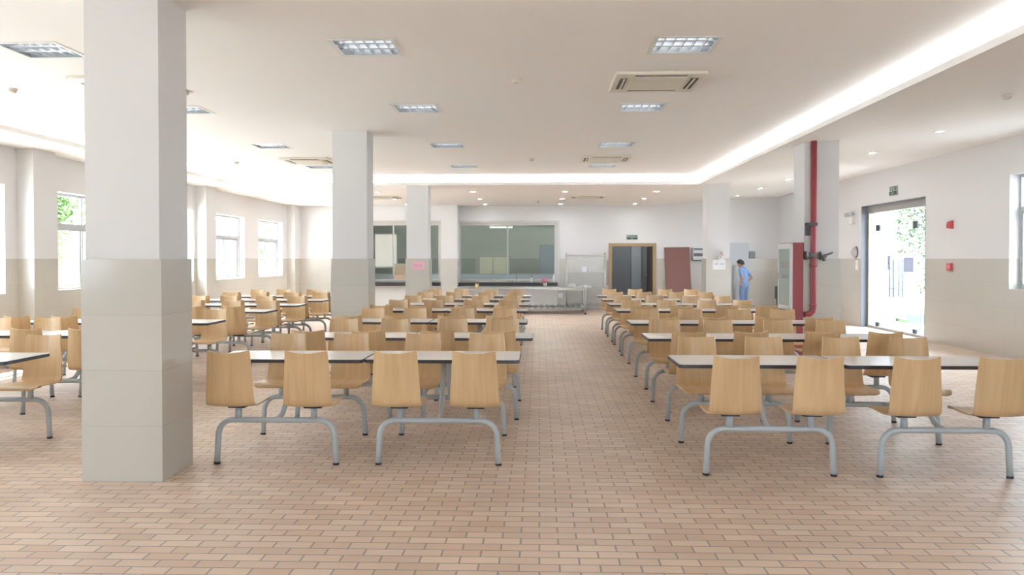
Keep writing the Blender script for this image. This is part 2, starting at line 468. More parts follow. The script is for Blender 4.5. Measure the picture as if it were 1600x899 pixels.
# ------------------------------------------------------------------ windows
wn = [0]
def slide_window(side, y0, y1, z0, z1, ztr, label, grey=False):
    """aluminium window in a side wall: transom row above two sliding sashes"""
    wn[0] += 1
    sg = 1 if side > 0 else -1
    xw = XR if side > 0 else XL
    xa, xb = sorted((xw + sg * 0.15, xw + sg * 0.21))
    f = 0.045
    mb = MB()
    mb.box(xa, xb, y0, y0 + f, z0, z1).box(xa, xb, y1 - f, y1, z0, z1)
    mb.box(xa, xb, y0 + f, y1 - f, z0, z0 + f).box(xa, xb, y0 + f, y1 - f, z1 - f, z1)
    mb.box(xa, xb, y0 + f, y1 - f, ztr - 0.035, ztr + 0.035)
    ym = (y0 + y1) / 2
    mb.box(xa + 0.01, xb - 0.01, ym - 0.02, ym + 0.02, ztr + 0.035, z1 - f)
    w = struct(mb.build('window_%d' % wn[0], 'alu_grey' if grey else 'alu'), label, 'window')
    xc = (xa + xb) / 2
    for k, (a, b_) in enumerate(((y0 + f, ym + 0.03), (ym - 0.03, y1 - f))):
        sb = MB(); dx = -0.012 if k else 0.012; t = 0.04
        xs0, xs1 = xc + dx - 0.01, xc + dx + 0.01
        z_0, z_1 = z0 + f, ztr - 0.035
        sb.box(xs0, xs1, a, a + t, z_0, z_1).box(xs0, xs1, b_ - t, b_, z_0, z_1)
        sb.box(xs0, xs1, a + t, b_ - t, z_0, z_0 + t).box(xs0, xs1, a + t, b_ - t, z_1 - t, z_1)
        so = sb.build('sash', 'alu_grey' if grey else 'alu', w)
        MB().box(xc + dx - 0.002, xc + dx + 0.002, a + t, b_ - t, z_0 + t, z_1 - t).build('pane', 'glass', so)
    MB().box(xc - 0.002, xc + 0.002, y0 + f, ym - 0.02, ztr + 0.035, z1 - f).build('transom_pane', 'glass', w)
    MB().box(xc - 0.002, xc + 0.002, ym + 0.02, y1 - f, ztr + 0.035, z1 - f).build('transom_pane', 'glass', w)
    return w
for i, (a, b_) in enumerate(LW):
    slide_window(-1, a, b_, *LWZ, 2.04, 'white framed sliding window, number %d along the left wall' % (i + 1))
for i, (a, b_) in enumerate(RW):
    slide_window(1, a, b_, *RWZ, 2.27, 'grey framed sliding window, number %d along the right wall' % (i + 1), True)
for i, (a, b_) in enumerate(RRW):
    wn[0] += 1
    mb = MB(); y0, y1 = YF - 0.2, YF - 0.14
    for x in (a, (a + b_) / 2 - 0.025, b_ - 0.05): mb.box(x, x + 0.05, y0, y1, 0.5, 3.0)
    mb.box(a, b_, y0 + 0.001, y1 - 0.001, 0.5, 0.55).box(a, b_, y0 + 0.001, y1 - 0.001, 2.95, 3.0)
    w = struct(mb.build('window_%d' % wn[0], 'alu'), 'wide window in the wall behind the viewpoint', 'window')
    MB().box(a + 0.05, (a + b_) / 2 - 0.025, YF - 0.172, YF - 0.168, 0.55, 2.95).build('pane', 'glass', w)
    MB().box((a + b_) / 2 + 0.025, b_ - 0.05, YF - 0.172, YF - 0.168, 0.55, 2.95).build('pane', 'glass', w)

# ------------------------------------------------------------------ glass entrance on the right
y0, y1, zt = RD
xi = XR + 0.13
mb = MB()
mb.box(xi, xi + 0.1, y1 - 0.09, y1, 0, zt).box(xi, xi + 0.1, y0, y0 + 0.05, 0, zt)
mb.box(xi, xi + 0.1, y0 + 0.05, y1 - 0.09, zt - 0.16, zt).box(xi - 0.02, xi + 0.12, y0 + 0.05, y1 - 0.09, 0, 0.05)
door = struct(mb.build('door_1', 'steel_dull'), 'double glass entrance door in a steel frame, right wall', 'door')
MB().box(XR - 0.004, xi - 0.006, y1 - 0.012, y1 - 0.001, 0, zt).box(XR - 0.004, xi - 0.006, y0 + 0.001, y0 + 0.012, 0, zt).box(XR - 0.004, xi - 0.006, y0 + 0.012, y1 - 0.012, zt - 0.012, zt - 0.001).build('lining', 'door_lining', door)
MB().box(xi - 0.005, xi, y1 - 0.10, y1 - 0.075, 0, zt - 0.16).build('frame_bead', 'brass', door)
ya, yb_ = y0 + 0.05, y1 - 0.09
yl0, ym, yl1 = 16.42, 17.29, 18.21
zg = 2.17
for nm, a, b_, z_0, z_1 in (('side_light', ya, yl0 - 0.006, 0.05, zt - 0.16), ('side_light', yl1 + 0.006, yb_, 0.05, zt - 0.16), ('transom_glass', yl0, yl1, zg + 0.008, zt - 0.16)):
    MB().box(xi + 0.045, xi + 0.055, a, b_, z_0, z_1).build(nm, 'glass', door)
for k, (a, b_) in enumerate(((yl0, ym - 0.004), (ym + 0.004, yl1))):
    lf = MB().box(xi + 0.045, xi + 0.055, a, b_, 0.06, zg).build('door_leaf', 'glass', door)
    yh = b_ - 0.09 if k == 0 else a + 0.09
    hd = MB()
    for sx in (-0.045, 0.145): hd.cyl((xi + sx, yh, 0.72), (xi + sx, yh, 1.50), 0.016)
    for z_ in (0.90, 1.32): hd.cyl((xi - 0.045, yh, z_), (xi + 0.145, yh, z_), 0.010)
    hd.build('pull_handle', 'door_lining', lf)
    yp = a if k == 0 else b_
    MB().box(xi + 0.035, xi + 0.065, yp - 0.10, yp + 0.10, zg - 0.06, zg + 0.07).build('patch_fitting', 'dark_grey', lf)
    MB().box(xi + 0.035, xi + 0.065, yp - 0.08, yp + 0.08, 0.052, 0.13).build('patch_fitting', 'dark_grey', lf)
    if k == 0: MB().box(xi + 0.04, xi + 0.043, a + 0.06, a + 0.50, 1.24, 1.54).build('sticker', 'sticker', lf)
    else: MB().box(xi + 0.04, xi + 0.043, ym + 0.25, ym + 0.41, 1.28, 1.58).build('sticker', 'sticker', lf)

# ------------------------------------------------------------------ outside
struct(box('ground', 'concrete', -60, XR + 0.5, -40, 70, -0.3, -0.14), 'concrete ground left of the hall, made pale to bounce light indoors', 'ground')  # pale ground acts as a reflector that brightens the ceiling
struct(box('ground', 'paving', XR + 0.5, 60, -40, 70, -0.3, -0.14), 'grey paving outside the glass entrance', 'ground')
def foliage_mesh(blobs, n, size, rng):
    mb = MB()
    for (c, rad) in blobs:
        for _ in range(n):
            d = Vector((rng.gauss(0, 1), rng.gauss(0, 1), rng.gauss(0, 1))).normalized() * (rng.random() ** 0.4)
            p = Vector(c) + Vector((d.x * rad[0], d.y * rad[1], d.z * rad[2]))
            q = Quaternion((rng.gauss(0, 1), rng.gauss(0, 1), rng.gauss(0, 1), rng.gauss(0, 1))).normalized()
            s_ = size * rng.uniform(0.7, 1.3)
            vs = [p + q @ Vector(v) for v in ((-s_, 0, 0), (0, -s_ * 0.45, s_ * 0.1), (s_, 0, 0), (0, s_ * 0.45, s_ * 0.1))]
            mb.add(vs, [(0, 1, 2, 3)])
    return mb
def tree(loc, h, label, leaf, seed, spread=1.3):
    rng = random.Random(seed)
    t = thing('tree', loc, label, 'tree')
    tk = MB().tube([(0, 0, 0), (0.05, 0.03, h * 0.25), (-0.03, 0.05, h * 0.5), (0.02, 0, h * 0.85)], 0.1, 8, rs=[0.10, 0.085, 0.06, 0.03])
    for k in range(5):
        a = k * 1.3; z_ = h * (0.35 + 0.09 * k)
        tk.tube([(0, 0, z_), (math.cos(a) * spread * 0.4, math.sin(a) * spread * 0.4, z_ + h * 0.12), (math.cos(a) * spread * 0.7, math.sin(a) * spread * 0.7, z_ + h * 0.2)], 0.03, 6, rs=[0.035, 0.025, 0.012])
    tk.build('trunk', 'bark', t)
    blobs = [((rng.uniform(-1, 1) * spread * 0.6, rng.uniform(-1, 1) * spread * 0.6, h * rng.uniform(0.32, 0.92)), (spread * 0.55, spread * 0.55, h * 0.14)) for _ in range(11)]
    foliage_mesh(blobs, 170, 0.095, rng).build('crown', leaf, t)
    return t
def bush(loc, r, h, label, leaf, seed):
    rng = random.Random(seed)
    t = thing('bush', loc, label, 'bush')
    st = MB()
    for k in range(5):
        a = k * 1.257
        st.tube([(0, 0, 0), (math.cos(a) * r * 0.4, math.sin(a) * r * 0.4, h * 0.5)], 0.015, 5)
    st.build('stem', 'bark', t)
    foliage_mesh([((0, 0, h * 0.5), (r, r, h * 0.5))], 700, 0.06, rng).build('foliage', leaf, t)
    return t
tree((14.3, 31.0, -0.14), 5.0, 'leafy young tree seen through the glass entrance', 'leaf_pale', 3, 1.6)
tree((17.6, 35.6, -0.14), 5.8, 'taller tree behind the young tree outside the entrance', 'leaf_pale', 5, 1.9)
bush((15.0, 38.2, -0.14), 1.1, 1.5, 'low bush at the foot of the trees outside the entrance', 'leaf_pale', 8)
bush((17.9, 39.5, -0.14), 1.2, 1.7, 'rounder bush further right outside the entrance', 'leaf_pale', 9)
tag(MB().box(9.4, 24, 21.5, 27.5, -0.14, -0.06).build('lawn_strip', 'grass'), 'strip of lawn outside the glass entrance', 'lawn', None, 'structure')
tag(MB().box(9.4, 24, 21.1, 21.499, -0.14, 0.10).build('kerb', 'kerb'), 'grey kerb along the lawn outside the entrance', 'kerb', None, 'structure')
struct(MB().box(8.1, 9.32, 22.0, 22.7, -0.14, 6.0).build('outer_wall', 'outer_wall'), 'pale building wall outside left of the entrance view', 'wall')
for k, (yy, h_, sp) in enumerate(((17.6, 4.6, 1.3), (30.5, 4.8, 1.4), (38.0, 5.2, 1.5), (24.0, 4.4, 1.2))):
    tree((XL - 5.2 - 0.5 * k, yy, -0.14), h_, ['leafy tree outside the second visible left window', 'tree beyond the last left windows', 'tree furthest away outside the left windows', 'small tree outside the middle left windows'][k], 'leaf', 20 + k, sp)

# ------------------------------------------------------------------ kitchen and corridor behind the far wall
KB = 30.0
kx0, kx1 = XL, 1.6
kmb = MB()
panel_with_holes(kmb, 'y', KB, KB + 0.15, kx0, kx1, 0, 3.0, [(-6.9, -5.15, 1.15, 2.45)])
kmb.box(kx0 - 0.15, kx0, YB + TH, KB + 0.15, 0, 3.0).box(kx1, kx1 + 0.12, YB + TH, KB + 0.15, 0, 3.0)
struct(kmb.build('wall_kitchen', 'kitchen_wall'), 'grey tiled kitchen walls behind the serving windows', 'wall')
kw_ = struct(MB().box(-6.9, -5.15, KB + .06, KB + .09, 1.15, 1.20).box(-6.9, -5.15, KB + .06, KB + .09, 2.40, 2.45).box(-6.9, -6.85, KB + .06, KB + .09, 1.20, 2.40).box(-5.20, -5.15, KB + .06, KB + .09, 1.20, 2.40).box(-6.05, -6.0, KB + .06, KB + .09, 1.20, 2.40).build('window_30', 'alu'), 'frosted window in the kitchen back wall', 'window')
fm = bpy.data.materials.new('frosted glass'); fm.use_nodes = True
fm.node_tree.nodes.remove(fm.node_tree.nodes['Principled BSDF'])
tn = fm.node_tree.nodes.new('ShaderNodeBsdfTranslucent'); tn.inputs[0].default_value = (.30, .275, .25, 1)
fm.node_tree.links.new(tn.outputs[0], fm.node_tree.nodes['Material Output'].inputs[0])
for a_ in (-6.85, -6.0): MB().box(a_, a_ + (.8), KB + .072, KB + .078, 1.20, 2.40).build('pane', fm, kw_)
struct(box('floor_kitchen', 'corridor', kx0, XR, YB + 0.3, KB + 2, -0.12, 0.0), 'grey floor of the kitchen and corridor', 'floor')
struct(box('ceiling_kitchen', 'ceiling', kx0, XR, YB + TH, KB + 2, 2.95, 3.1), 'low ceiling over the kitchen and corridor', 'ceiling')
t = thing('batten_lamp', (-1.30, 28.0, 2.55), 'short fluorescent batten lamp hanging in the kitchen', 'lamp')
MB().box(-0.4, 0.4, -0.03, 0.03, 0.03, 0.08).build('housing', 'white_plastic', t)
MB().cyl((-0.38, 0, 0.012), (0.38, 0, 0.012), 0.016).build('tube', mat('kitchen tube', (1, 1, 1), 0.4, emit=0.35), t)
for x in (-0.3, 0.3): MB().cyl((x, 0, 0.08), (x, 0, 0.40), 0.006).build('hanger', 'steel', t)
for x_, lab_ in ((-3.6, 'added unseen batten lamp that brightens the kitchen, left'), (0.2, 'added unseen batten lamp that brightens the kitchen, right')):  # lamps added out of view to brighten the kitchen
    t = thing('batten_lamp', (x_, 27.0, 2.85), lab_, 'lamp')
    MB().box(-0.6, 0.6, -0.03, 0.03, 0.03, 0.0995).build('housing', 'white_plastic', t)
    MB().cyl((-0.58, 0, 0.012), (0.58, 0, 0.012), 0.017).build('tube', 'kitchen_fill_tube', t)
t = thing('steel_cupboard', (-1.63, 28.9, 0), 'steel cupboard with double doors standing in the kitchen', 'cupboard')
MB().box(-0.60, 0.60, 0, 0.6, 0.08, 1.60).build('body', 'steel_dull', t)
for k in (0, 1):
    dr = MB().box(-0.45 + k * 0.48, 0.0 + k * 0.48, -0.03, 0.0, 0.12, 1.56).build('door', mat('cream steel door', (0.62, 0.58, 0.47), 0.3, 0.1), t)
    MB().cyl((-0.04 + k * 0.10, -0.05, 0.7), (-0.04 + k * 0.10, -0.05, 1.05), 0.012).build('handle', 'steel', dr)
for x in (-0.55, 0.55):
    for y in (0.05, 0.55): MB().cyl((x, y, 0), (x, y, 0.08), 0.03).build('foot', 'steel', t)
d2 = struct(MB().box(0.02, 0.95, 29.94, KB, 0, 1.98).build('door_2', 'grey_blue'), 'grey blue door on the kitchen back wall', 'door')
MB().box(0.0, 0.02, 29.93, KB, 0, 2.0).box(0.95, 0.97, 29.93, KB, 0, 2.0).box(0.02, 0.95, 29.93, KB, 1.98, 2.0).build('frame', 'mid_grey', d2)
for k, (a, b_, lab) in enumerate(((-5.3, -3.0, 'white steel bench behind the left serving window'), (-2.55, -0.74, 'steel bench behind the right serving window, left one'), (-0.71, 1.0, 'steel bench behind the right serving window, right one'))):
    t = thing('kitchen_bench', ((a + b_) / 2, 25.75, 0), lab, 'bench', 'steel benches behind the serving windows')
    h_ = (b_ - a) / 2
    MB().box(-h_, h_, -0.3, 0.3, 0.82, 0.86).build('worktop', 'steel', t)
    MB().box(-h_, h_, 0.26, 0.30, 0.86, 1.04).build('backsplash', mat('pale blue grey steel', (0.46, 0.50, 0.54), 0.4, 0.3), t)
    for x in (-h_ + 0.05, h_ - 0.05):
        for y in (-0.25, 0.25): MB().cyl((x, y, 0), (x, y, 0.82), 0.02).build('leg', 'steel', t)
t = tag(MB().box(-4.50, -4.13, 25.50, 25.53, 0.865, 1.36).build('cutting_board', 'tan_board'), 'pinkish tan board propped up behind the left serving window', 'board')

# serving windows: steel frames, sliding glass, black sill, white tiled front
for k, (a, b_) in enumerate(KW):
    wn[0] += 1
    f = 0.06; y0, y1 = YB + 0.06, YB + 0.14
    mb = MB()
    mb.box(a, a + f, y0, y1, KZ[0], KZ[1]).box(b_ - f, b_, y0, y1, KZ[0], KZ[1]).box(a + f, b_ - f, y0, y1, KZ[1] - 0.08, KZ[1])
    w = struct(mb.build('window_%d' % wn[0], 'steel'), ['left serving window to the kitchen', 'right serving window to the kitchen'][k], 'window')
    mid = (-0.972, -4.45)[1 - k]
    for q, (c, d) in enumerate(((a + f, mid + 0.03), (mid - 0.03, b_ - f))):
        yy = y0 + 0.025 + 0.03 * q
        sb = MB().box(c, c + 0.03, yy - 0.01, yy + 0.01, 1.02, KZ[1] - 0.08).box(d - 0.03, d, yy - 0.01, yy + 0.01, 1.02, KZ[1] - 0.08)
        so = sb.build('sash', 'steel', w)
        MB().box(c + 0.03, d - 0.03, yy - 0.003, yy + 0.003, 1.02, KZ[1] - 0.08).build('pane', 'serving_glass', so)
    lab = ['black stone counter under the left serving window', 'black stone counter under the right serving window'][k]
    tag(MB().box(a + 0.002, b_ - 0.002, YB - 0.30, YB + 0.27, 0.695, 0.798).build('serving_counter', 'black', bevel=0.008), lab, 'counter', None, 'structure')
    struct(MB().box(a - 0.0, b_, YB - 0.05, YB - 0.002, 0, 0.694).build('trim_%d' % (3 + k), 'white_tile'), ['white tiled front under the left serving window', 'white tiled front under the right serving window'][k], 'wall')
struct(MB().box(KW[1][0] - 0.06, KW[1][0] + 0.0, YB - 0.03, YB, 0.80, 2.66).box(KW[1][1], KW[1][1] + 0.06, YB - 0.03, YB, 0.80, 2.66).box(KW[1][0], KW[1][1], YB - 0.03, YB, 2.60, 2.66).build('trim_5', 'steel'), 'steel trim round the right serving window', 'trim')
struct(MB().box(KW[0][0] - 0.06, KW[0][0], YB - 0.03, YB, 0.80, 2.66).box(KW[0][0], KW[0][1] + 0.06, YB - 0.03, YB, 2.60, 2.66).build('trim_6', 'steel'), 'steel trim round the left serving window', 'trim')

# corridor seen through the doorway
t = thing('batten_lamp', (2.9, 26.6, 2.84), 'added unseen batten lamp that brightens the corridor beyond the doorway', 'lamp')  # added out of view to light the corridor
MB().box(-0.6, 0.6, -0.03, 0.03, 0.03, 0.1095).build('housing', 'white_plastic', t)
MB().cyl((-0.58, 0, 0.012), (0.58, 0, 0.012), 0.018).build('tube', mat('added corridor fill tube', (1, 1, 1), 0.4, emit=15.0), t)
cm = MB().box(1.85, 4.6, 28.2, 28.3, 0, 2.95).box(1.75, 1.85, YB + TH, 28.3, 0, 2.95).box(4.6, 4.7, YB + TH, 28.3, 0, 2.95)
struct(cm.build('wall_corridor', 'corridor'), 'grey corridor walls seen through the doorway', 'wall')
struct(MB().box(3.10, 3.42, 28.05, 28.199, 0, 2.95).build('trim_7', 'corridor_lit'), 'strip of corridor wall at the right, painted paler as if lit', 'wall')  # light falling on the corridor wall, built as a paler strip
fr = MB().box(DW[0], DW[0] + 0.10, YB - 0.04, YB + TH, 0, DW[2]).box(DW[1] - 0.10, DW[1], YB - 0.04, YB + TH, 0, DW[2]).box(DW[0] + 0.10, DW[1] - 0.10, YB - 0.04, YB + TH, DW[2] - 0.095, DW[2])
d3 = struct(fr.build('door_3', 'timber'), 'tan timber door frame round the open doorway in the far wall', 'door')
lf = MB().box(DW[1] - 0.15, DW[1] - 0.102, YB + 0.10, YB + 1.0, 0.005, DW[2] - 0.10).build('door_leaf', 'dark_wood', d3)
MB().cyl((DW[1] - 0.19, YB + 0.92, 1.0), (DW[1] - 0.15, YB + 0.92, 1.0), 0.02).build('door_knob', 'steel', lf)
# pale door by the right corner
d4 = struct(MB().box(5.30, 6.24, YB - 0.04, YB - 0.001, 0.005, 1.985).build('door_4', 'pale_grey'), 'pale grey door in the far wall behind the standing person', 'door')
MB().cyl((5.81, YB - 0.09, 0.15), (5.81, YB - 0.09, 1.32), 0.035).box(5.79, 5.83, YB - 0.09, YB - 0.04, 0.3, 0.34).box(5.79, 5.83, YB - 0.09, YB - 0.04, 1.2, 1.24).build('pull_handle', 'steel_dull', d4)

# ------------------------------------------------------------------ cove lighting
def led(name, x0, x1, y0, y1, label, z=ZS + LIP):
    t = thing(name, ((x0 + x1) / 2, (y0 + y1) / 2, z), label, 'light strip', 'cove light strips')
    hx, hy = (x1 - x0) / 2, (y1 - y0) / 2
    MB().box(-hx, hx, -hy, hy, 0.0, 0.012).build('channel', 'white_plastic', t)
    MB().box(-hx + 0.005, hx - 0.005, -hy + 0.005, hy - 0.005, 0.012, 0.022).build('diffuser', 'led', t)
led('cove_light_strip', TRAY[1] + 0.10, TRAY[1] + 0.14, YF + 0.3, TRAY[2], 'white light strip in the ceiling cove along the right edge', zr(TRAY[1] + 0.1) + LIP + 0.004)
led('cove_light_strip', TRAY[0] - 0.14, TRAY[0] - 0.10, YF + 0.3, TRAY[2], 'white light strip in the ceiling cove along the left edge')
led('cove_light_strip', TRAY[0], TRAY[1], TRAY[2] + 0.10, TRAY[2] + 0.14, 'white light strip in the ceiling cove along the far edge')

# recessed louvre panels: tray, three tubes, aluminium louvre
t = thing('ceiling_light_panel', (PANELS[0][0], PANELS[0][1], ZC), 'x', 'ceiling light', 'recessed louvre light panels')
h = HP - 0.005
fr = MB(); fr.ring([(HP + 0.012, HP + 0.012), (-HP - 0.012, HP + 0.012), (-HP - 0.012, -HP - 0.012), (HP + 0.012, -HP - 0.012)], [(h - 0.02, h - 0.02), (-h + 0.02, h - 0.02), (-h + 0.02, -h + 0.02), (h - 0.02, -h + 0.02)], -0.006, -0.0005)
fr.build('frame', 'white_plastic', t)
tr = MB().box(-h, h, -h, h, 0.120, 0.128)
for s in (-1, 1):
    tr.box(*sorted((s * h, s * (h - 0.008))), -h, h, 0.0, 0.12).box(-h + 0.008, h - 0.008, *sorted((s * h, s * (h - 0.008))), 0.0, 0.12)
tr.build('reflector', 'louver', t)
for k in (-1, 0, 1):
    MB().cyl((-h + 0.03, k * 0.172, 0.098), (h - 0.03, k * 0.172, 0.098), 0.013, 8).build('tube', 'tube', t)
lv = MB()
for yb_ in (-0.086, 0.086):
    lv.add([(-h + .01, yb_ - 0.018, 0.012), (h - .01, yb_ - 0.018, 0.012), (h - .01, yb_, 0.07), (-h + .01, yb_, 0.07), (-h + .01, yb_ + 0.018, 0.012), (h - .01, yb_ + 0.018, 0.012)], [(0, 1, 2, 3), (3, 2, 5, 4), (0, 4, 5, 1)])
for i in range(-2, 3):
    x = i * 0.088
    for k in (-1, 0, 1):
        lv.box(x - 0.004, x + 0.004, k * 0.172 - 0.075, k * 0.172 + 0.075, 0.012, 0.062)
lv.build('louver', 'louver', t)
ORD = ['nearest', 'second', 'third', 'farthest']
for i, (x, y) in enumerate(PANELS):
    o = t if i == 0 else copy_thing(t, (x, y, ZC))
    o['label'] = 'recessed square louvre light, %s of the %s row on the inner ceiling' % (ORD[i % 4], ['left', 'middle', 'right'][i // 4])

# ceiling cassette air conditioners
t = thing('air_conditioner', (1.18, 8.48, ZC), 'x', 'air conditioner', 'ceiling cassette air conditioners')
hs = 0.44
MB().prism(rrect(hs, hs, 0.02, 2), -0.03, -0.0005).build('panel', 'ac', t, bevel=0.006)
MB().box(-0.27, 0.27, -0.27, 0.27, -0.042, -0.0301).build('grille', 'ac', t, bevel=0.004)
for a in (0, 90, 180, 270):
    m_ = Matrix.Rotation(R(a), 4, 'Z')
    vn = MB().box(-0.25, 0.25, 0.315, 0.385, -0.034, -0.0302, m_).build('vent_slot', 'ac_dark', t)
    MB().box(-0.25, 0.25, 0.335, 0.352, -0.042, -0.0341, m_).build('flap', 'ac', vn)
for i, (x, y, z, lab) in enumerate(((1.18, 8.48, ZC, 'cream ceiling cassette air conditioner nearest the viewer, right of centre'), (1.18, 14.95, ZC, 'cream cassette air conditioner further back on the right'), (-4.22, 15.1, ZC, 'cream cassette air conditioner at the left, back of the inner ceiling'), (-4.25, 8.5, ZC, 'cream cassette air conditioner mostly hidden behind the nearest column'), (1.22, 21.2, ZS, 'cream cassette air conditioner in the far soffit, centre'), (-4.05, 21.2, ZS, 'cream cassette air conditioner in the far soffit beside the left column'))):
    o = t if i == 0 else copy_thing(t, (x, y, z))
    o['label'] = lab

# downlights in the soffits
t = thing('downlight', (0, 0, 0), 'x', 'downlight', 'round recessed downlights')
MB().lathe([(0.075, -0.0005), (0.078, -0.006), (0.060, -0.010), (0.056, -0.004)], 20).build('trim_ring', 'white_plastic', t)
MB().lathe([(0.0, -0.0045), (0.056, -0.0045), (0.056, -0.001), (0.0, -0.001)], 20).build('lens', 'spot', t)
ld = bpy.data.lights.new('downlight_lamp', 'SPOT'); ld.energy = LAMP_W; ld.spot_size = R(120); ld.spot_blend = 0.8; ld.shadow_soft_size = 0.05; ld.color = (0.92, 0.98, 1.0)
lo = bpy.data.objects.new('lamp', ld); COL.objects.link(lo); lo.parent = t; lo.location = (0, 0, -0.02)
first = True
for ix, x in enumerate((-6.2, -3.87, -1.58, 0.605, 2.76)):
    for iy, y in enumerate((19.65, 22.0, 24.1)):
        o = t if first else copy_thing(t, (x, y, ZS)); first = False
        o.location = (x, y, ZS)
        o['label'] = 'round downlight in the far soffit, %s row, %s from the left' % (['front', 'middle', 'rear'][iy], ['first', 'second', 'third', 'fourth', 'fifth'][ix])
slope = math.atan((3.362 - ZS) / (XR - TRAY[1]))
for iy, y in enumerate((9.2, 11.45, 13.73, 16.0, 18.3, 20.55, 22.95)):
    o = copy_thing(t, (5.42, y, zr(5.42))); o.rotation_euler = (0, -slope, 0)
    o['label'] = 'round downlight in the right soffit, %s from the front' % ['first', 'second', 'third', 'fourth', 'fifth', 'sixth', 'seventh'][iy]

# smoke detectors
t = thing('smoke_detector', (0, 0, 0), 'x', 'smoke detector', 'small ceiling smoke detectors')
MB().lathe([(0.052, -0.0005), (0.052, -0.016), (0.047, -0.02)], 18).build('base', 'cream_plastic', t)
MB().lathe([(0.042, -0.0201), (0.042, -0.038), (0.030, -0.046), (0.0, -0.048)], 18).build('sensor', 'cream_plastic', t)
for i, (x, y, z, lab) in enumerate(((-0.235, 8.32, ZC, 'smoke detector on the inner ceiling, centre, nearest'), (-5.6, 8.65, ZC, 'smoke detector on the inner ceiling at far left'), (-5.65, 15.3, ZC, 'smoke detector on the inner ceiling near the left cove'), (-0.15, 15.0, ZC, 'smoke detector on the inner ceiling, centre, further back'), (4.80, 8.70, zr(4.80), 'smoke detector on the right soffit near the front'), (-0.05, 23.0, ZS, 'smoke detector in the far soffit, centre'), (5.75, 24.0, zr(5.75), 'smoke detector on the far right soffit corner'), (-5.7, 23.2, ZS, 'smoke detector in the far left soffit corner'))):
    o = t if i == 0 else copy_thing(t, (x, y, z))
    o.location = (x, y, z); o['label'] = lab

# ------------------------------------------------------------------ canteen table units
def shell_mesh():
    prof = [(.222, .434, .120), (.216, .441, .150), (.198, .447, .168), (.165, .450, .178), (.10, .449, .182), (.03, .446, .182), (-.05, .443, .180),
            (-.105, .443, .178), (-.145, .449, .176), (-.172, .463, .1755), (-.188, .488, .175), (-.198, .525, .174), (-.206, .58, .1715), (-.214, .64, .168), (-.223, .70, .164),
            (-.232, .76, .160), (-.242, .815, .1565), (-.249, .850, .154), (-.251, .862, .150)]
    nu = 10; bm = bmesh.new(); rows = []
    for i, (y, z, hw) in enumerate(prof):
        row = []
        k = min(1.0, max(0.0, (i - 7) / 9.0))           # how far up the back
        for j in range(nu + 1):
            t_ = -1 + 2 * j / nu
            yy = y + 0.050 * k * t_ * t_
            zz = z + (0.010 * (1 - k) * t_ * t_ if 2 < i else 0)
            zz -= 0.018 * (1 - t_ * t_) * max(0, (i - 13) / 5.0)
            row.append(bm.verts.new((hw * t_, yy, zz)))
        rows.append(row)
    for a, b_ in zip(rows[:-1], rows[1:]):
        for j in range(nu): bm.faces.new((a[j], a[j + 1], b_[j + 1], b_[j]))
    bmesh.ops.recalc_face_normals(bm, faces=bm.faces)
    bmesh.ops.solidify(bm, geom=list(bm.faces), thickness=0.011)
    bmesh.ops.recalc_face_normals(bm, faces=bm.faces)
    for f in bm.faces: f.smooth = True
    me = bpy.data.meshes.new('chair_shell'); bm.to_mesh(me); bm.free()
    me.materials.append(M['ply'])
    try: me.set_sharp_from_angle(angle=R(50))
    except Exception: pass
    return me

def make_unit():
    t = thing('canteen_table', (0, 0, 0), 'x', 'table', 'canteen tables with attached chairs')
    hx, hy = 0.592, 0.30
    top = MB().prism(rrect(hx - .004, hy - .004, .034), .722, .748).build('tabletop', 'laminate', t)
    MB().ring(rrect(hx, hy, .038), rrect(hx - .0042, hy - .0042, .0338), .7205, .7462).build('edge_band', 'edge', top)
    shell = shell_mesh()
    for s in (-1, 1):
        yb_ = s * 0.51
        left = [(-.442, .014), (-.436, .12), (-.431, .215)] + arc(-.318, .215, .113, 178, 92, 7) + [(-.30, .328)]
        path = left + [(-x, z) for x, z in reversed(left)]
        fr = MB().tube([(x, yb_, z) for x, z in path], .0215, 10)
        fo = fr.build('bench_frame', 'pipe', t)
        for sx in (-1, 1):
            MB().cyl((sx * .4425, yb_, 0), (sx * .442, yb_, .0155), .0232, 10).build('rubber_foot', 'rubber', fo)
            MB().cyl((sx * .28, yb_, .338), (sx * .28, yb_, .424), .0235, 10).build('seat_post', 'pipe', fo)
        sp = MB().tube([(0, s * .50, .330), (0, s * .42, .334), (0, s * .36, .350), (0, s * .30, .395), (0, s * .25, .47), (0, s * .19, .60), (0, s * .15, .71)], .020, 10)
        sp.box(-.16, .16, s * .15 - .025, s * .15 + .025, .708, .7219)
        sp.build('support_pipe', 'pipe', t)
        for sx in (-1, 1):
            c = bpy.data.objects.new('chair_shell', shell); COL.objects.link(c); c.parent = t
            c.location = (sx * .28, yb_, 0); c.rotation_euler = (0, 0, 0 if s < 0 else PI)
            MB().box(-.062, .062, -.05, .05, .4225, .4335).build('mounting_plate', 'rubber', c)
    return t

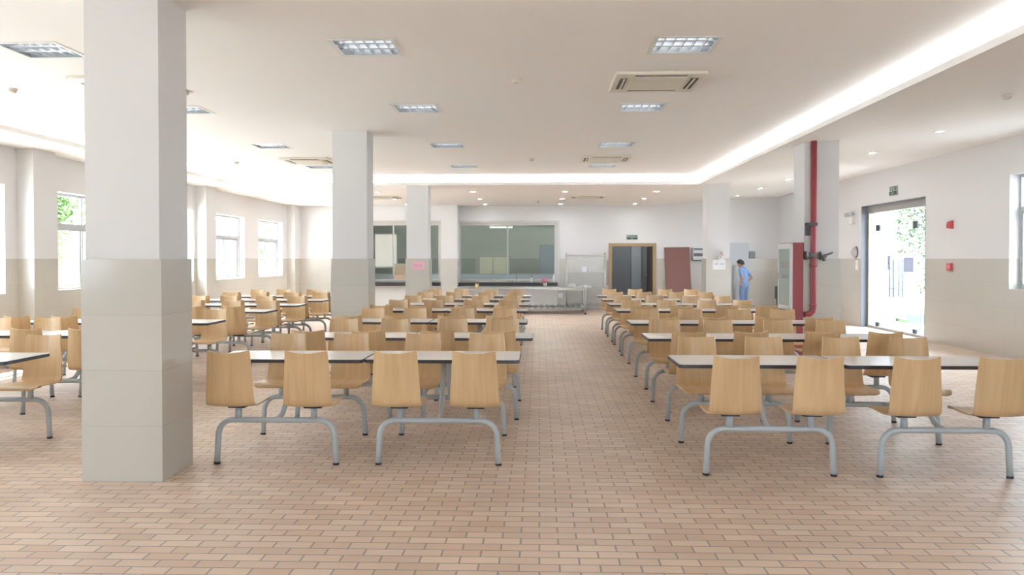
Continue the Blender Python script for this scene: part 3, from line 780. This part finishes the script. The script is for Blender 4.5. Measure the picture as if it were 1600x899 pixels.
unit = make_unit()
ROWN = ['front', 'second', 'third', 'fourth', 'fifth', 'sixth', 'rearmost']
BANKS = {
    'right': dict(y=[6.33, 8.27, 10.13, 12.46, 14.05, 15.62, 17.2], x=[1.01, 1.04, 1.08, 1.13, 1.16, 1.17, 1.18], d=1),
    'middle': dict(y=[6.55, 8.28, 10.22, 12.38, 13.95, 15.52, 17.08], x=[-.145, -.06, -.14, -.17, -.17, -.175, -.17], d=-1),
    'left': dict(y=[6.32, 8.38, 10.0, 12.1, 13.67, 15.24, 16.81], x=[-3.97, -3.98, -3.93, -3.94, -3.945, -3.94, -3.94], d=-1),
}
used = False
for bank, B in BANKS.items():
    for i, (y, x) in enumerate(zip(B['y'], B['x'])):
        for k in (0, 1):
            cx = x + B['d'] * (.597 + 1.195 * k)
            jit = random.Random(i * 7 + k).uniform(-.02, .02)
            pos = (cx, y + (jit if k else 0), 0)
            o = copy_thing(unit, pos) if used else unit
            o.location = pos; used = True
            side = ('aisle side' if k == 0 else 'right wall side') if bank == 'right' else (('aisle side' if k == 0 else 'column side') if bank == 'middle' else ('column side' if k == 0 else 'window side'))
            o['label'] = 'white canteen table with four plywood seats, %s row, %s bank, %s' % (ROWN[i], bank, side)

# ------------------------------------------------------------------ fire cabinet, riser pipe
t = thing('fire_cabinet', (3.54, 11.84, 0), 'red fire hose cabinet with white framed glass doors beside the column', 'fire cabinet')
MB().box(-.055, .088, -.31, .31, 0.02, 1.735).build('body', 'red', t)
for z0, z1 in ((.80, 1.725), (.05, .78)):
    dr = MB()
    xf0, xf1 = -.085, -.056
    b0, b1 = -.31, .31; w = .055
    dr.box(xf0, xf1, b0, b0 + w, z0, z1).box(xf0, xf1, b1 - w, b1, z0, z1).box(xf0, xf1, b0 + w, b1 - w, z0, z0 + w).box(xf0, xf1, b0 + w, b1 - w, z1 - w - .02, z1)
    do = dr.build('door', 'cab_white', t)
    MB().box(-.075, -.066, b0 + w, b1 - w, z0 + w, z1 - w - .02).build('glass', 'cab_glass', do)
    MB().box(-.10, -.085, b1 - .045, b1 - .02, (z0 + z1) / 2 - .05, (z0 + z1) / 2 + .05).build('handle', 'steel', do)
    if z0 > .5:
        rot = (R(90), 0, R(-90))
        text('lettering', '消火栓', .115, 'red_print', do, (-.0765, 0, 1.42), rot, sx=1.1)
        text('lettering', '火警 119', .06, 'red_print', do, (-.0765, 0, 1.26), rot, sx=1.1)
t = thing('riser_pipe', (3.755, 11.50, 0), 'red fire riser pipe running up the face of the right column', 'pipe')
MB().tube([(-.122, 0.0, .745), (-.09, 0, .745), (-.04, 0, .757), (-.008, 0, .79), (0, 0, .84), (0, 0, 1.6), (0, 0, zr(3.755) - .002)], .041, 12).build('pipe', 'red', t)
for z_ in (.86, 1.40): MB().lathe([(.05, 0), (.05, .03)], 14, (0, 0, z_)).build('collar', 'red', t)
MB().box(-.10, -.03, .02, .06, 1.83, 2.0).box(-.10, .04, -.046, .06, 1.965, 2.005).build('bracket', 'dark_grey', t)
vl = MB().cyl((-.085, 0, 1.555), (.085, 0, 1.555), .046, 14).cyl((-.115, 0, 1.555), (-.085, 0, 1.555), .06, 14).cyl((.085, 0, 1.555), (.10, 0, 1.555), .058, 14)
vl.cyl((.10, 0, 1.54), (.17, -.02, 1.55), .026, 12).cyl((.14, -.01, 1.545), (.142, -.012, 1.48), .026, 12)
vo = vl.build('valve', 'cast', t)
MB().tube([(.15, -.015, 1.56), (.20, -.03, 1.575), (.25, -.04, 1.60)], .014, 8).build('valve_lever', 'cast', vo)

# ------------------------------------------------------------------ devices on the right wall
def exit_sign(loc, rz, w, h, label, body):
    t = thing('exit_sign', loc, label, 'sign', None, rz)
    MB().box(-w / 2, w / 2, -.03, -.001, -h / 2, h / 2).build('housing', 'alu_grey', t)
    fp = MB().box(-w / 2 + .012, w / 2 - .012, -.034, -.0301, -h / 2 + .012, h / 2 - .012).build('face_plate', 'sign_green', t)
    text('lettering', body, h * .52, 'sign_letter', fp, (0, -.0352, h * .12), (R(90), 0, 0), .0005)
    text('lettering', 'EXIT', h * .22, 'sign_letter', fp, (0, -.0352, -h * .27), (R(90), 0, 0), .0005)
    return t
exit_sign((2.775, YB, 2.15), 0, .34, .15, 'small dark exit sign above the timber doorway in the far wall', '安全出口')
exit_sign((XR, 16.98, 2.88), R(-90), .36, .19, 'green exit sign on the right wall above the glass entrance', '安全出口')
t = thing('emergency_light', (XR, 19.15, 2.43), 'grey twin head emergency light on the right wall near the entrance', 'emergency light')
MB().box(-.07, -.001, -.10, .10, -.13, .08).build('housing', 'white_plastic', t, bevel=.01)
for s in (-1, 1):
    MB().cyl((-.06, s * .10, .10), (-.16, s * .12, .07), .05, 14).build('lamp_head', 'alu_grey', t)
MB().box(-.05, -.02, -.13, .13, .08, .10).build('bracket', 'mid_grey', t)
t = thing('horn_speaker', (XR, 18.98, 1.655), 'round white siren on the right wall below the emergency light', 'siren')
MB().lathe([(.0, -.0), (.115, 0), (.12, .03), (.10, .07), (.05, .10), (0, .105)], 20, (0, 0, 0), Matrix.Rotation(R(-90), 4, 'Y')).build('shell', mat('pale grey plastic', (.42, .40, .42), .4), t)
MB().lathe([(.118, .0), (.130, .004), (.130, .018), (.118, .022)], 20, (-.002, 0, 0), Matrix.Rotation(R(-90), 4, 'Y')).build('rim', 'dark_grey', t)
t = thing('light_switch', (XR, 18.92, 1.37), 'white double switch plate on the dado beside the entrance', 'switch')
MB().box(-.012, -.001, -.07, .07, -.11, .11).build('plate', 'white_plastic', t)
for s in (-1, 1): MB().box(-.018, -.0121, -.05, .05, s * .055 - .042, s * .055 + .042).build('rocker', 'paper', t)
t = thing('alarm_sounder', (XR, 14.62, 2.10), 'small red alarm sounder on the white wall right of the entrance', 'alarm')
MB().box(-.03, -.001, -.05, .05, -.07, .07).build('base', 'red_device', t)
MB().lathe([(.048, -.06), (.052, 0), (.040, .055), (0, .06)], 14, (-.05, 0, 0)).build('lens', 'red_device', t)
t = thing('call_point', (XR, 14.66, 1.37), 'red square fire call point on the tiled dado right of the entrance', 'call point')
MB().box(-.045, -.001, -.075, .075, -.065, .065).build('housing', 'red_device', t, bevel=.006)
MB().box(-.048, -.0452, -.035, .035, -.03, .03).build('press_plate', mat('pale red plate', (.70, .25, .25), .5), t)

# ------------------------------------------------------------------ column notices and fan
def notice(name, loc, w, h, m, label, lines):
    t = thing(name, loc, label, 'notice')
    MB().box(-w / 2, w / 2, -.003, -.0005, -h / 2, h / 2).build('sheet', m, t)
    mb = MB()
    for (a, b_, z) in lines:
        mb.box(a * w, b_ * w, -.0042, -.0031, z * h - h * .05, z * h + h * .05)
    mb.build('print', 'print', t)
    return t
notice('paper_notice', (3.855, 17.928, 1.385), .27, .215, 'paper', 'white paper notice on the right column under the fan', [(-.36, -.06, .06), (.08, .36, .06)])
notice('paper_notice', (-2.63, 17.898, 1.36), .265, .17, 'pink_paper', 'pink paper notice on the left column under the far soffit', [(-.36, .36, .1), (-.30, .34, -.12)])
t = thing('wall_fan', (3.89, 17.945, 1.63), 'white wall fan on the right column above the white notice', 'fan')
MB().box(-.05, .05, -.03, 0, -.19, -.05).build('bracket', 'white_plastic', t)
MB().tube([(0, -.03, -.12), (0, -.07, -.08), (0, -.10, 0)], .016, 8).build('arm', 'white_plastic', t)
MB().lathe([(0, .0), (.045, .005), (.05, .05), (.03, .08), (0, .082)], 16, (0, -.10, 0), Matrix.Rotation(R(90), 4, 'X')).build('motor', 'white_plastic', t)
cg = MB()
for rr in (.05, .09, .13): cg.tube([(rr * math.cos(2 * PI * i / 20), -.20 + .25 * rr, rr * math.sin(2 * PI * i / 20)) for i in range(21)], .0022, 4, cap=False)
for k in range(16):
    a = 2 * PI * k / 16
    cg.tube([(.03 * math.cos(a), -.20, .03 * math.sin(a)), (.13 * math.cos(a), -.168, .13 * math.sin(a)), (.13 * math.cos(a), -.135, .13 * math.sin(a)), (.04 * math.cos(a), -.115, .04 * math.sin(a))], .0016, 4)
cg.build('cage', 'white_plastic', t)
bl = MB()
for k in range(3):
    a = 2 * PI * k / 3
    m_ = Matrix.Rotation(a, 4, 'Y')
    pts = [Vector(p) for p in ((.02, -.165, -.015), (.06, -.16, -.045), (.11, -.16, -.04), (.112, -.172, .02), (.06, -.178, .035), (.02, -.175, .015))]
    pts = [m_ @ p for p in pts]; o2 = [p + Vector((0, .002, 0)) for p in pts]
    bl.add(pts + o2, [tuple(range(6)), tuple(range(11, 5, -1))] + [(i, (i + 1) % 6, 6 + (i + 1) % 6, 6 + i) for i in range(6)])
bl.build('blade', mat('pale blade', (.74, .68, .68), .4), t)
MB().lathe([(0, -.03), (.04, -.028), (.045, 0), (0, 0)], 16, (0, -.18, 0), Matrix.Rotation(R(-90), 4, 'X')).build('hub', mat('pale pink hub', (.74, .60, .60), .4), t)

# ------------------------------------------------------------------ far wall: board, box, corner stand
mm = Matrix.Translation((4.14, 24.60, 0)) @ Matrix.Rotation(R(-10.5), 4, 'X') @ Matrix.Rotation(R(-1.0), 4, 'Y')
mb = MB().box(-.37, .37, 0, .035, .008, 1.88, mm)
tag(mb.build('leaning_board', 'board'), 'tall red brown board leaning on the far wall right of the doorway', 'board')
t = thing('distribution_box', (4.82, YB, 1.64), 'grey wall box with dark slots between the board and the column', 'electrical box')
MB().box(-.25, .25, -.16, -.001, -.17, .19).build('housing', 'alu_grey', t, bevel=.008)
MB().box(-.23, .23, -.165, -.1601, .13, .175).build('slot', 'dark_grey', t)
MB().box(-.23, .23, -.165, -.1601, -.06, .03).build('window_band', mat('brown tinted band', (.13, .08, .07), .3), t)
MB().box(-.25, .25, -.175, -.16, -.20, -.165).build('lip', 'dark_grey', t)
t = thing('control_box', (6.34, YB, 1.62), 'dark grey box high on the far wall right of the person', 'control box')
MB().box(-.085, .085, -.08, -.001, -.105, .105).build('housing', 'mid_grey', t, bevel=.012)
MB().box(-.06, .06, -.086, -.0801, -.07, .07).build('cover', 'mid_grey', t, bevel=.002)
t = thing('floor_stand', (6.98, 24.6, 0), 'dark grey floor stand in the far right corner', 'stand')
MB().box(-.30, .10, -.12, .12, 0, .025).build('base', 'dark_grey', t, bevel=.004)
MB().cyl((0, 0, .025), (0, 0, .33), .022).build('post', 'dark_grey', t)
MB().box(-.055, .055, -.05, .05, .33, .70).build('head', 'dark_grey', t, bevel=.008)
tag(MB().box(1.965, 2.07, YB - .03, YB - .002, .72, 1.46).build('narrow_panel', mat('taupe panel', (.33, .30, .27), .5)), 'narrow taupe panel on the wall left of the doorway frame', 'panel')
t = thing('wall_socket', (.63, YB - .055 + .053, .40), 'white wall socket low on the far wall beneath the counter end', 'socket')
MB().box(-.075, .075, -.015, -.001, -.075, .075).build('plate', 'white_plastic', t)
MB().box(-.05, .05, -.019, -.0151, -.05, .05).build('face', 'paper', t)

# ------------------------------------------------------------------ steel work table and rack
t = thing('work_table', (-.52, 23.15, 0), 'long stainless work table with slatted undershelf before the serving window', 'table')
hx, hy = 1.80, .72
MB().box(-hx, hx, -hy, hy, .655, .70).build('tabletop', 'steel', t, bevel=.004)
sl = MB()
for k in range(22):
    x = -hx + .09 + k * (2 * hx - .18) / 21
    sl.box(x - .045, x + .045, -hy + .04, hy - .04, .155, .185)
sl.box(-hx + .04, hx - .04, -hy + .05, -hy + .08, .12, .154).box(-hx + .04, hx - .04, hy - .08, hy - .05, .12, .154)
sl.build('undershelf', 'steel_dull', t)
for x in (-hx + .04, 0, hx - .04):
    for y in (-hy + .04, hy - .04):
        lo = MB().cyl((x, y, .03), (x, y, .655), .024, 12).build('leg', 'steel_dull', t)
        MB().cyl((x, y, 0), (x, y, .03), .03, 10).build('foot', 'rubber', lo)
t = thing('steel_rack', (1.365, 24.5, 0), 'open stainless shelf rack standing against the far wall', 'rack')
hx, hy = .565, .24
for x in (-hx, hx):
    for y in (-hy, hy):
        MB().cyl((x, y, 0), (x, y, 1.70), .018, 10).build('post', 'steel', t)
MB().cyl((-hx, -hy, 1.60), (hx, -hy, 1.60), .016).cyl((-hx, hy, 1.60), (hx, hy, 1.60), .016).cyl((-hx, -hy, 1.60), (-hx, hy, 1.60), .016).cyl((hx, -hy, 1.60), (hx, hy, 1.60), .016).build('top_rail', 'steel', t)
for z_ in (1.12, .64): MB().box(-hx, hx, -hy, hy, z_ - .02, z_).build('shelf', 'steel', t)
sl = MB()
for k in range(9):
    x = -hx + .07 + k * (2 * hx - .14) / 8
    sl.box(x - .035, x + .035, -hy, hy, .15, .18)
sl.box(-hx, hx, -hy, -hy + .03, .12, .149).box(-hx, hx, hy - .03, hy, .12, .149)
sl.build('slatted_shelf', 'steel_dull', t)
tag(MB().box(1.225, 1.40, 24.33, 24.55, 1.121, 1.27).build('carton', 'paper', bevel=.004), 'small white carton on the upper shelf of the rack', 'box')
t = thing('plastic_tub', (1.55, 24.46, 1.121), 'pale clear tub beside the carton on the rack', 'tub')
MB().box(-.14, .14, -.10, .10, 0, .11).build('body', 'pot', t, bevel=.01)
MB().box(-.145, .145, -.105, .105, .111, .125).build('lid', 'white_plastic', t)
def bag(loc, sx, sy, sz, seed, label):
    rng = random.Random(seed); bm = bmesh.new()
    bmesh.ops.create_icosphere(bm, subdivisions=3, radius=1)
    for v in bm.verts:
        n_ = 1 + rng.uniform(-.10, .10)
        v.co = Vector((v.co.x * sx * n_, v.co.y * sy * n_, max(-.55, v.co.z) * sz * n_))
    mn = min(v.co.z for v in bm.verts)
    for v in bm.verts: v.co.z -= mn
    me = bpy.data.meshes.new('plastic_bag'); bm.to_mesh(me); bm.free(); me.materials.append(M['white_plastic'])
    o = bpy.data.objects.new('plastic_bag', me); COL.objects.link(o); o.location = loc
    return tag(o, label, 'bag')
bag((.96, 24.45, .641), .13, .12, .09, 1, 'crumpled white plastic bag at the left of the lower rack shelf')
bag((1.33, 24.45, .641), .20, .12, .06, 2, 'flat white plastic bag in the middle of the lower rack shelf')

# things on the counter and table
def bottle(loc, label, h, r, body, cap):
    t = thing('pump_bottle', loc, label, 'bottle')
    MB().lathe([(r, 0), (r, h * .62), (r * .45, h * .72), (r * .4, h * .75)], 14).build('body', body, t)
    MB().lathe([(r * .5, h * .751), (r * .5, h * .86), (r * .15, h * .87), (r * .15, h * .98), (0, h)], 12).box(-r * .1, r * .9, -r * .15, r * .15, h * .93, h * .98).build('pump', cap, t)
bottle((-.245, 24.85, .799), 'white pump bottle with black cap on the black counter', .20, .033, 'white_plastic', 'black')
bottle((.43, 24.84, .799), 'tall white bottle at the right end of the black counter', .26, .036, 'white_plastic', 'white_plastic')
t = thing('flower_pot', (.16, 24.0 - .15, .701), 'small pot of pink flowers on the steel work table', 'flower pot')
MB().lathe([(.045, 0), (.06, .10), (.055, .11), (0, .10)], 14).build('pot', 'pot', t)
rng = random.Random(4)
pt = MB(); lv = MB()
for k in range(34):
    a = rng.uniform(0, 2 * PI); rr = rng.uniform(0, .13); z_ = .18 + rng.uniform(-.03, .07) - rr * .3
    c = (rr * math.cos(a) - .02, rr * math.sin(a), z_)
    if k % 5:
        pt.lathe([(0, -.018), (.026, 0), (.018, .016), (0, .02)], 7, c)
    else: lv.lathe([(0, -.012), (.035, 0), (0, .012)], 6, (c[0] * 1.3, c[1] * 1.3, c[2] - .05))
    lv.cyl((0, 0, .09), c, .003, 5)
pt.build('petals', 'pink', t); lv.build('foliage', 'leaf', t)
t = thing('table_card', (-1.72, 22.7, .701), 'small yellow and white card box on the steel work table', 'box')
MB().box(-.05, .05, -.035, .035, 0, .12).build('box', 'yellow', t, bevel=.003)
MB().box(-.025, .025, -.037, -.0351, .03, .09).build('white_label', 'paper', t)

# ------------------------------------------------------------------ the person in blue
def skin_mesh(name, verts, edges, radii, m, parent, voxel=.011, extra=None, smooth=4):
    """one continuous surface grown round a skeleton of joints: tapered limbs fused by a voxel remesh"""
    bm = bmesh.new()
    for i, v in enumerate(verts):
        rt = bmesh.ops.create_icosphere(bm, subdivisions=2, radius=radii[i])
        for w in rt['verts']: w.co += Vector(v)
    tb = MB()
    for i, j in edges:
        tb.tube([verts[i], verts[j]], 0, 16, True, [radii[i], radii[j]])
    me0 = bpy.data.meshes.new(name); me0.from_pydata(tb.v, [], tb.f)
    bm.from_mesh(me0); bpy.data.meshes.remove(me0)
    if extra: extra(bm)
    bmesh.ops.recalc_face_normals(bm, faces=bm.faces)
    me = bpy.data.meshes.new(name); bm.to_mesh(me); bm.free()
    o = bpy.data.objects.new(name, me); COL.objects.link(o)
    rm = o.modifiers.new('remesh', 'REMESH'); rm.mode = 'VOXEL'; rm.voxel_size = voxel
    if smooth:
        sm = o.modifiers.new('smooth', 'SMOOTH'); sm.iterations = smooth; sm.factor = .5
    dg = bpy.context.evaluated_depsgraph_get(); dg.update()
    me2 = bpy.data.meshes.new_from_object(o.evaluated_get(dg))
    o.modifiers.clear(); o.data = me2; bpy.data.meshes.remove(me)
    me2.polygons.foreach_set('use_smooth', [True] * len(me2.polygons))
    me2.materials.clear(); me2.materials.append(M[m])
    o.parent = parent
    return o

def chain(V, E, Rd, pts, start=None):
    prev = start
    for (p, r_) in pts:
        V.append(p); Rd.append(r_)
        if prev is not None: E.append((prev, len(V) - 1))
        prev = len(V) - 1
    return prev

P = thing('person', (5.81, 23.75, 0), 'person in light blue shirt and trousers standing with hands on hips', 'person', None, R(138))
P.scale = (.95, .95, .95)
V, E, Rd = [], [], []
chain(V, E, Rd, [((0, 0, .86), .11), ((.0, 0, .96), .105), ((.01, 0, 1.08), .11), ((.03, 0, 1.20), .115), ((.045, 0, 1.275), .085), ((.065, 0, 1.325), .047), ((.095, 0, 1.365), .046)])
for s in (-1, 1):
    chain(V, E, Rd, [((.035, s * .10, 1.262), .06), ((.03, s * .165, 1.245), .052), ((-.04, s * .23, 1.13), .040), ((-.11, s * .285, 1.025), .034), ((-.060, s * .250, .965), .030), ((-.010, s * .230, .915), .023), ((.022, s * .222, .888), .025)], 4)
    w = len(V) - 1
    for k, (dx, dz, ln) in enumerate(((-.022, -.035, .070), (-.004, -.042, .078), (.014, -.042, .074), (.030, -.036, .060))):
        b_ = V[w]
        chain(V, E, Rd, [((b_[0] + dx * .7, b_[1] - s * .002, b_[2] + dz * .6), .0095), ((b_[0] + dx * 1.0, b_[1] - s * .010, b_[2] + dz * .6 - ln * .45), .0088), ((b_[0] + dx * 1.05, b_[1] - s * .018, b_[2] + dz * .6 - ln * .8), .007)], w)
    b_ = V[w - 1]
    chain(V, E, Rd, [((b_[0] + .035, b_[1] - s * .005, b_[2] - .012), .0105), ((b_[0] + .062, b_[1] - s * .012, b_[2] - .03), .009)], w - 1)
    chain(V, E, Rd, [((.0, s * .085, .82), .088), ((.015, s * .092, .64), .072), ((.02, s * .095, .46), .055), ((-.015, s * .097, .28), .050), ((-.03, s * .098, .09), .036), ((.02, s * .10, .045), .036), ((.12, s * .105, .030), .027)], 0)

HEAD = Matrix.Translation((.125, 0, 1.425)) @ Matrix.Rotation(R(28), 4, 'Y') @ Matrix.Rotation(R(6), 4, 'Z')
def add_head(bm):
    ret = bmesh.ops.create_uvsphere(bm, u_segments=20, v_segments=16, radius=1)
    for v in ret['verts']:
        x, y, z = v.co
        w_ = 1.0 if z > -.1 else 1.0 - .32 * (-z - .1)
        p = Vector((x * .092 * (1 if x > 0 else 1.05), y * .074 * w_, z * .112))
        if x > 0 and z < -.3: p.x *= .93
        v.co = HEAD @ p
    def blob(c, r_):
        rt = bmesh.ops.create_icosphere(bm, subdivisions=2, radius=1)
        for v in rt['verts']: v.co = HEAD @ (Vector((v.co.x * r_[0], v.co.y * r_[1], v.co.z * r_[2])) + Vector(c))
    blob((.087, 0, -.020), (.016, .013, .026))
    blob((.068, 0, -.060), (.012, .022, .006)); blob((.064, 0, -.074), (.011, .018, .006)); blob((.052, 0, -.092), (.016, .020, .014))
    for s in (-1, 1):
        blob((-.005, s * .076, -.01), (.020, .010, .032))
        blob((.081, s * .030, .010), (.011, .016, .008))
body = skin_mesh('body', V, E, Rd, 'skin', P, .0055, add_head, 3)
bm = bmesh.new()
bmesh.ops.create_uvsphere(bm, u_segments=20, v_segments=16, radius=1)
kill = []
rng = random.Random(2)
for v in bm.verts:
    x, y, z = v.co
    r_ = 1 + rng.uniform(-.025, .025)
    v.co = HEAD @ Vector((x * .107 * r_ - .012, y * .089 * r_, z * .122 * r_ + .012))
    if (x > .45 and z < .42) or z < -.70 or (x > -.15 and z < -.12): kill.append(v)
bmesh.ops.delete(bm, geom=kill, context='VERTS')
bmesh.ops.solidify(bm, geom=list(bm.faces), thickness=-.010)
me = bpy.data.meshes.new('hair'); bm.to_mesh(me); bm.free()
for p in me.polygons: p.use_smooth = True
me.materials.append(M['hair'])
o = bpy.data.objects.new('hair', me); COL.objects.link(o); o.parent = P
bm = bmesh.new()
for s in (-1, 1):
    rt = bmesh.ops.create_icosphere(bm, subdivisions=2, radius=1)
    for v in rt['verts']: v.co = HEAD @ (Vector((v.co.x * .005, v.co.y * .009, v.co.z * .005)) + Vector((.090, s * .030, .010)))
me = bpy.data.meshes.new('eyes'); bm.to_mesh(me); bm.free(); me.materials.append(M['hair'])
o = bpy.data.objects.new('eyes', me); COL.objects.link(o); o.parent = P
V, E, Rd = [], [], []
for s in (-1, 1):
    chain(V, E, Rd, [((.005, s * .045, .815), .118), ((.0, s * .045, .90), .112), ((.005, s * .042, 1.0), .105), ((.015, s * .046, 1.10), .108), ((.03, s * .052, 1.195), .106), ((.038, s * .055, 1.262), .078), ((.052, s * .022, 1.303), .052)])
    k0 = len(V) - 2
    chain(V, E, Rd, [((.035, s * .165, 1.243), .062), ((-.005, s * .208, 1.175), .056), ((-.062, s * .248, 1.10), .053)], k0)
E += [(i, i + 7 + 3) for i in range(7)]
chain(V, E, Rd, [((.005, 0, .83), .115), ((.004, 0, .95), .112), ((.012, 0, 1.07), .118), ((.030, 0, 1.18), .132), ((.042, 0, 1.25), .112), ((.055, 0, 1.295), .078)])
skin_mesh('shirt', V, E, Rd, 'shirt', P, .010, None, 5)
V, E, Rd = [], [], []
for s in (-1, 1):
    chain(V, E, Rd, [((0, s * .05, .91), .105), ((0, s * .055, .84), .108), ((.0, s * .083, .77), .098), ((.015, s * .092, .62), .086), ((.02, s * .096, .45), .076), ((-.01, s * .098, .27), .072), ((-.022, s * .099, .085), .070)])
E += [(0, 7), (1, 8)]
skin_mesh('trousers', V, E, Rd, 'trousers', P, .010, None, 4)
for s in (-1, 1):
    V, E, Rd = [], [], []
    chain(V, E, Rd, [((-.055, s * .10, .042), .042), ((.02, s * .102, .046), .044), ((.10, s * .105, .036), .036), ((.145, s * .107, .032), .030)])
    skin_mesh('shoe', V, E, Rd, 'shoe', P, .008, None, 2)
